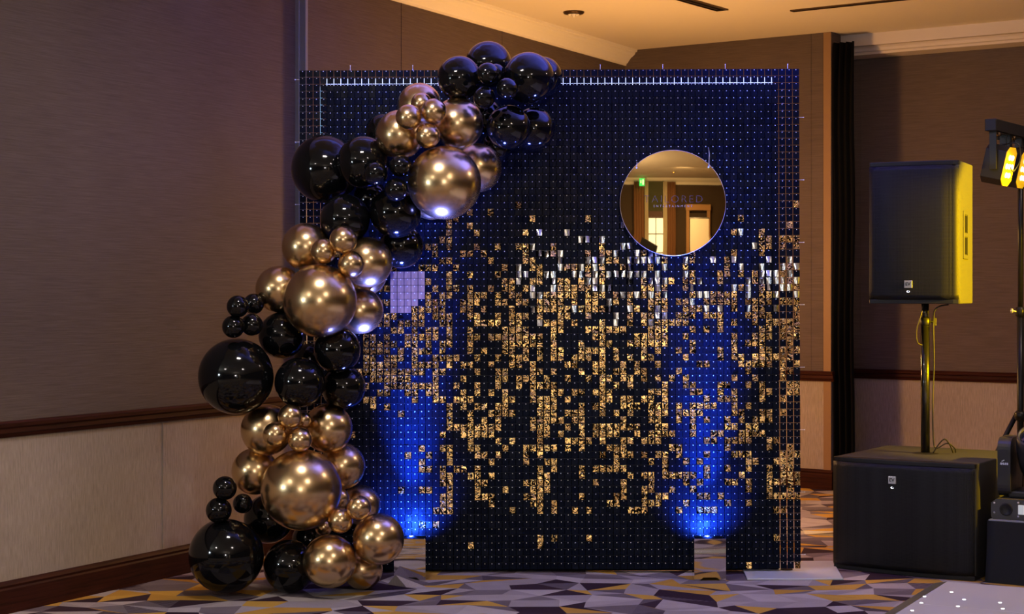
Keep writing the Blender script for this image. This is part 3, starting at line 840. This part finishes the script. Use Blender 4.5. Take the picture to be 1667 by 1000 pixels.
for k, an in enumerate((R(128), R(8), R(-62))):
    L = .42 if k == 0 else .40
    q = MB(); q.tube([(.03 * math.cos(an), .03 * math.sin(an), .685), (L * math.cos(an), L * math.sin(an), .018)], .013, 12); lg = q.build('leg', M_STAND, st)
    q = MB(); q.lathe([(0, 0), (.02, 0), (.02, .02), (.012, .035)], 12, 0, Matrix.Translation((L * math.cos(an), L * math.sin(an), 0))); q.build('rubber_foot', M_RIM, lg)

BA = math.atan2(.83, .56)
bar0 = Vector((2.435, 8.6))
bdv = Vector((math.cos(BA), math.sin(BA)))
bm_ = bar0 + bdv * .525
lb = tag(empty('light_bar', (bm_.x, bm_.y, 2.20), BA), 'black bar of glowing yellow lamps on the stand at the right edge', 'stage light')
b = MB(); b.box((0, 0, 0), (1.05, .060, .062)); b.build('crossbar', M_RIM, lb, bevel=.004)
M_YEL = mat('lamp_face_yellow', (1.0, .60, .03), .45, emit=(1.0, .52, .0), emit_s=.45)
M_HOT = mat('yellow_led', (1, .9, .5), .3, emit=(1.0, .90, .45), emit_s=4)
for k in range(4):
    xx = -.415 + .25 * k
    # bracket
    b = MB()
    for s in (-1, 1): b.box((xx + s * .082, -.005, -.125), (.010, .036, .20))
    b.box((xx, -.005, -.036), (.174, .036, .008)); b.tube([(xx, -.005, -.030), (xx, -.005, -.070)], .008, 10)
    br = b.build('bracket', M_STAND, lb, bevel=.001)
    # lamp head: flat can, chamfered octagon face looking to local -Y (towards the dance floor)
    Mh = Matrix.Translation((xx, -.02, -.20)) @ Matrix.Rotation(R(-3), 4, 'Z') @ Matrix.Rotation(R(13), 4, 'X')
    a_, c_ = .070, .102
    oc = [(-a_ * .5, -c_), (a_ * .5, -c_), (a_, -c_ * .72), (a_, c_ * .72), (a_ * .5, c_), (-a_ * .5, c_), (-a_, c_ * .72), (-a_, -c_ * .72)]
    q = MB(); q.prism(oc, -.040, .070, 0, Mh); ho = q.build('lamp_head', M_RIM, lb, bevel=.003)
    q = MB(); q.prism([(x * .96, z * .97) for x, z in oc], -.044, -.040, 0, Mh); q.build('lamp_face', M_YEL, ho)
    for (lx, lz) in ((-.018, .045), (.018, .045), (-.036, 0), (0, 0), (.036, 0), (-.018, -.045), (.018, -.045)):
        q = MB(); q.lathe([(.0145, 0), (.0125, .005), (0, .007)], 12, 0, Mh @ Matrix.Translation((lx, -.044, lz)) @ Matrix.Rotation(R(90), 4, 'X')); q.build('led_lens', M_HOT, ho)
    q = MB(); q.tube(curve_pts([Mh @ Vector((.02, .03, c_)), Mh @ Vector((.03, -.05, c_ + .02)), Mh @ Vector((.05, -.075, .05)), Mh @ Vector((.03, -.06, -.02)), Mh @ Vector((0, -.05, 0))]), .003, 6)
    q.build('lead', M_CABLE, ho)
    q = MB(); q.lathe([(0, 0), (.012, 0), (.012, .014), (0, .016)], 10, 0, Matrix.Translation((xx - .06, -.02, -.046)) @ Matrix.Rotation(R(90), 4, 'X')); q.build('bolt', M_BRASS, lb)
yl = lamp('lamp_glow', 'SPOT', (bar0.x + .36, bar0.y + .02, 1.98), 16, (1, .6, .0), (bar0.x + 1.5, bar0.y - 1.2, 1.2), .05, cone=120)

# ------------------------------------------------------------------ low plinth with black cloth, moving head
PA = R(-30)
pb = tag(empty('cloth_plinth', (2.205, 7.84, 0), PA), 'low box under a smooth black cloth at the lower right edge', 'plinth')
M_SPANDEX = mat('black_stretch_cloth', (.010, .011, .014), .7, spec=.3)
b = MB(); nz, nxx = 8, 16
def ring(z):
    q = z / .285; q = min(q, 1.0); fl = .012 * (1 - q) ** 2; out = []
    w_, d_ = .62, .50
    for s_, n_ in (((0, 0, w_, 0), nxx), ((w_, 0, w_, d_), nxx), ((w_, d_, 0, d_), nxx), ((0, d_, 0, 0), nxx)):
        for k in range(n_):
            t_ = k / n_; x = s_[0] + (s_[2] - s_[0]) * t_; y = s_[1] + (s_[3] - s_[1]) * t_
            wv = .006 * math.sin(t_ * 9 * math.pi) * (1 - q) ** 1.2 * math.sin(t_ * math.pi)
            cx_, cy_ = x - w_ / 2, y - d_ / 2; l = math.hypot(cx_, cy_)
            inn = .010 * math.sin(q * math.pi) * math.sin(t_ * math.pi)
            out.append((x + cx_ / l * (fl + wv - inn) + .0, y + cy_ / l * (fl + wv - inn), z))
    return out
vs = []
for a in range(nz + 1): vs += ring(.285 * a / nz + .001)
kk = nxx * 4
b.add(vs, [(a * kk + i, a * kk + (i + 1) % kk, (a + 1) * kk + (i + 1) % kk, (a + 1) * kk + i) for a in range(nz) for i in range(kk)], 0, True)
b.add(vs[-kk:], [tuple(range(kk))])
b.build('cloth', M_SPANDEX, pb)
b = MB(); b.box((.31, .25, .2895), (.61, .49, .006)); b.build('top_board', mat('grey_board_edge', (.25, .26, .30), .35), pb, bevel=.001)

mh = tag(empty('moving_head_light', (2.175, 7.84, .2925), PA), 'black moving head disco light standing on the cloth-covered box', 'stage light')
M_MH = mat('black_head_plastic', (.020, .020, .024), .38, spec=.45)
b = MB(); out = [(.035, .012), (.045, 0), (.40, 0), (.41, .012), (.41, .075), (.385, .094), (.06, .094), (.035, .075)]
b.prism(out, .05, .36); b.build('base', mat('grey_black_base', (.045, .045, .048), .45), mh, bevel=.006)
q = MB(); q.lathe([(.030, 0), (.030, .004), (.024, .005), (.022, .001), (0, .001)], 20, 0, Matrix.Translation((.105, .05, .048)) @ Matrix.Rotation(R(90), 4, 'X')); q.build('socket', M_RIM, mh)
q = MB(); q.box((.225, .048, .050), (.13, .004, .044)); q.build('display', mat('display_glass', (.65, .70, .70), .2, emit=(.7, .8, .85), emit_s=.25), mh, bevel=.001)
for x, z in ((.05, .03), (.05, .075), (.16, .018), (.16, .082)):
    q = MB(); q.lathe([(.005, 0), (.004, .003), (0, .0035)], 8, 0, Matrix.Translation((x, .05, z)) @ Matrix.Rotation(R(90), 4, 'X')); q.build('screw', M_BADGE, mh)
def rrect(w, h, r, cx, cz, n=6):
    out = []
    for (sx, sz, a0) in ((1, 1, 0), (-1, 1, 90), (-1, -1, 180), (1, -1, 270)):
        for k in range(n + 1):
            a = R(a0 + 90 * k / n); out.append((cx + sx * (w / 2 - r) + r * math.cos(a), cz + sz * (h / 2 - r) + r * math.sin(a)))
    return out
# yoke: two upright arms joined under the head
for s, x in ((0, .085), (1, .355)):
    q = MB(); pts = []
    q.prism(rrect(.235, .275, .055, .205, .238), -.030, .030, 0, Matrix.Translation((x, 0, 0)) @ Matrix.Rotation(R(90), 4, 'Z'))
    ao = q.build('yoke_arm', M_MH, mh, bevel=.012)
    if s == 0:
        # small pale maker's marks on the arm's front edge
        q = MB(); yf = .0865
        for dx, dz, w_, h_, an in ((-.012, 0, .009, .010, .2), (-.002, 0, .007, .010, -.3), (.007, 0, .006, .010, .2), (.016, 0, .007, .010, 0), (-.004, .014, .014, .004, -.5)):
            q.box((x + dx, yf, .255 + dz), (w_, .0012, h_), 0, 0, Matrix.Rotation(an, 4, 'Y'))
        q.build('marking', mat('pale_print', (.55, .6, .7), .4), ao)
q = MB(); q.box((.22, .205, .112), (.24, .20, .035)); q.build('yoke_bridge', M_MH, mh, bevel=.01)
Mh = Matrix.Translation((.22, .205, .285)) @ Matrix.Rotation(R(38), 4, 'X')
q = MB(); q.lathe([(0, -.125), (.06, -.125), (.085, -.105), (.096, -.05), (.098, .03), (.092, .10), (.082, .135), (.074, .14), (.070, .128), (0, .128)], 36, 0, Mh); hd = q.build('lamp_head', M_MH, mh)
q = MB(); q.lathe([(.068, .129), (.05, .140), (0, .146)], 28, 0, Mh); q.build('lens', mat('dark_lens', (.01, .015, .03), .04, spec=1), hd)

# ------------------------------------------------------------------ starlit dance floor
DA = R(-28)
DFM = frame((1.952, 7.805), DA)
df = tag(empty('dance_floor'), 'glossy white dance floor with tiny star lights and grey ramp edges', 'dance floor')
df.matrix_world = DFM
M_DF = mat('white_acrylic', (.86, .84, .86), .12, 0, spec=.6)
M_RAMP_G = mat('grey_ramp', (.15, .15, .11), .4, .3); M_RAMP_B = mat('pale_metal_ramp', (.42, .42, .52), .35, .5)
TH = .028; TS = .61
pb_ = MB(); pb_.box((TS / 2, -TS / 2, TH / 2), (TS - .003, TS - .003, TH)); pd = pb_.data('floor_panel', M_DF)
rw = .075
inv = DFM.inverted()
stars = []
for px, py in ((1549,964.5),(1505,971.5),(1569.5,976.5),(1500,982),(1559.5,987.5),(1485,994.5),(1628,981.5),(1632.5,991.5)):
    Y = (CAMZ - TH) * F / (py - HY); stars.append(inv @ Vector(((px - CX) / F * Y, Y, TH)))
sq = MB(); sq.lathe([(.0075, 0), (.0065, .0012), (0, .0016)], 8); sd = sq.data('star_light', mat('star_led', (1, 1, 1), .3, emit=(1, 1, 1), emit_s=5))
rr = random.Random(3)
for a in range(5):
    for c in range(5):
        p = bpy.data.objects.new('floor_panel', pd); COL.objects.link(p); p.parent = df; p.location = (rw + a * TS, -rw - c * TS, 0)
        x0, x1, y1, y0 = rw + a * TS, rw + (a + 1) * TS, -rw - c * TS, -rw - (c + 1) * TS
        here = [s for s in stars if x0 <= s.x < x1 and y0 <= s.y < y1]
        if not here: here = [Vector((rr.uniform(x0 + .05, x1 - .05), rr.uniform(y0 + .05, y1 - .05), TH)) for _ in range(7)]
        for s in here:
            l = bpy.data.objects.new('star_light', sd); COL.objects.link(l); l.parent = p; l.location = (s.x - x0, s.y - y1, TH)
L = 5 * TS
def ramp(p, q_, inw, m):
    """wedge whose low edge is p-q and high edge is offset by inw"""
    p, q_, inw = Vector(p), Vector(q_), Vector(inw)
    b = MB(); cr = (q_ - p).normalized() * rw
    vs = [p, q_, q_ + inw - cr, p + inw + cr]; vs = [(v.x, v.y, 0) for v in vs] + [(v.x, v.y, TH if i > 1 else .003) for i, v in enumerate(vs)]
    b.add(vs, [(0, 1, 2, 3), (4, 5, 6, 7), (0, 1, 5, 4), (1, 2, 6, 5), (2, 3, 7, 6), (3, 0, 4, 7)]); b.build('ramp_edge', m, df)
ramp((0, 0, 0), (L + 2 * rw, 0, 0), (0, -rw, 0), M_RAMP_B)
ramp((0, 0, 0), (0, -L - 2 * rw, 0), (rw, 0, 0), M_RAMP_G)
ramp((L + 2 * rw, 0, 0), (L + 2 * rw, -L - 2 * rw, 0), (-rw, 0, 0), M_RAMP_G)
ramp((0, -L - 2 * rw, 0), (L + 2 * rw, -L - 2 * rw, 0), (0, rw, 0), M_RAMP_B)

# ------------------------------------------------------------------ behind the photographer: what the gold mirror shows
I = Matrix.Translation((0, -5.92, 0))
M_CREAM = mat('cream_curtain', (.72, .62, .42), .8); M_BROWN = mat('brown_curtain', (.22, .10, .04), .8)
M_BLIND = mat('olive_blind', (.07, .07, .03), .8); M_FRAME = mat('brown_window_frame', (.10, .04, .02), .5)
w_ = tag(empty('window_1', (1.42, -5.98, 0)), kind='structure')
b = MB(); b.box((0, 0, 1.5), (.60, .02, 1.3)); b.build('pane', mat('daylit_glass', (.8, .85, .9), .3, emit=(.85, .95, 1.0), emit_s=1.6), w_)
b = MB()
for x in (-.30, 0, .30): b.box((x, .02, 1.5), (.025, .03, 1.3))
for z in (.85, 1.3, 1.75, 2.15): b.box((0, .02, z), (.62, .03, .025))
b.build('window_frame', M_FRAME, w_)
b = MB(); b.box((0, .03, 2.24), (.66, .03, .2)); b.build('window_head', M_FRAME, w_)
b = MB(); b.box((0, .05, 2.68), (.66, .02, .74)); b.build('roller_blind', M_BLIND, w_)
for x0, x1, m_, lab in ((1.70, 1.86, M_CREAM, 'cream inner curtain right of the window seen in the gold mirror'), (.98, 1.12, M_CREAM, 'cream inner curtain left of the window seen in the gold mirror'),
                        (1.87, 2.20, M_BROWN, 'brown curtain right of the window seen in the gold mirror'), (.55, .96, M_BROWN, 'brown curtain left of the window seen in the gold mirror')):
    tag(drape('window_curtain', x0, x1, .02, 3.02, I @ Matrix.Translation((0, .05, 0)), m_, .025, 4, 40), lab, 'curtain', 'window curtains behind the photographer')
rc = strip('trim_14', [(0, -.16), (.02, -.16), (.05, -.10), (.12, -.05), (.16, 0), (0, 0)], -7.5, 7.5, CEIL, M_CROWN, Matrix.Translation((0, -6.0, 0)))
cl = tag(empty('ceiling_spotlight', (1.98, -4.4, CEIL)), 'small amber ceiling spotlight reflected in the gold mirror', 'ceiling light')
b = MB(); b.lathe([(.035, 0), (.06, 0), (.06, -.01), (.035, -.01), (.035, 0)], 20); b.build('rim', M_BRASS, cl)
b = MB(); b.lathe([(0, -.012), (.03, -.008), (.034, 0)], 20); b.build('bulb', mat('amber_bulb', (1, .6, .2), .3, emit=(1, .45, .1), emit_s=14), cl)
ex = tag(empty('exit_sign', (.86, -5.5, 2.98)), 'green running-man exit sign reflected in the gold mirror', 'exit sign')
b = MB(); b.box((0, 0, 0), (.20, .03, .18)); b.build('sign_box', mat('green_sign', (.02, .4, .12), .4, emit=(.05, .9, .3), emit_s=1.6), ex)
b = MB(); b.box((.045, .017, 0), (.05, .004, .12)); b.box((-.04, .017, .01), (.03, .004, .06)); b.build('pictogram', mat('white_sign', (.9, .9, .9), .4, emit=(1, 1, 1), emit_s=2), ex)
fp = tag(empty('mantel_frame', (3.1, -5.9, 0)), 'light wood mantel frame reflected in the gold mirror', 'mantel')
M_PINE = mat('light_wood', (.50, .26, .10), .5)
b = MB(); b.box((0, .05, 2.40), (1.0, .12, .14)); b.build('shelf', M_PINE, fp)
for s in (-1, 1): b = MB(); b.box((s * .42, .04, 1.165), (.12, .08, 2.33)); b.build('post', M_PINE, fp)
bn = tag(empty('pull_up_banner', (2.95, -4.6, 0)), 'plain cream pull-up banner reflected in the gold mirror', 'banner')
b = MB(); b.box((0, 0, 1.10), (.70, .004, 1.98)); b.build('sheet', mat('banner_cream', (.80, .72, .58), .7), bn)
b = MB(); b.box((0, 0, .05), (.76, .12, .10)); b.tube([(-.37, 0, 2.10), (.37, 0, 2.10)], .014, 10); b.build('rail', M_BADGE, bn)
ms2 = tag(empty('music_stand', (1.02, -3.2, 0), R(15)), 'black tilted music stand reflected in the gold mirror', 'music stand')
b = MB(); b.box((0, 0, 1.40), (.55, .02, .40), 0, 0, Matrix.Rotation(R(-25), 4, 'X') @ Matrix.Rotation(R(22), 4, 'Y')); b.build('desk', M_RIM, ms2)
b = MB(); b.tube([(0, -.03, .02), (0, -.03, 1.38)], .012, 10); b.build('shaft', M_RIM, ms2)
for k in range(3):
    a = R(30 + 120 * k); b = MB(); b.tube([(0, -.03, .14), (.25 * math.cos(a), -.03 + .25 * math.sin(a), .01)], .009, 8); b.build('leg', M_RIM, ms2)
bpy.context.view_layer.update()
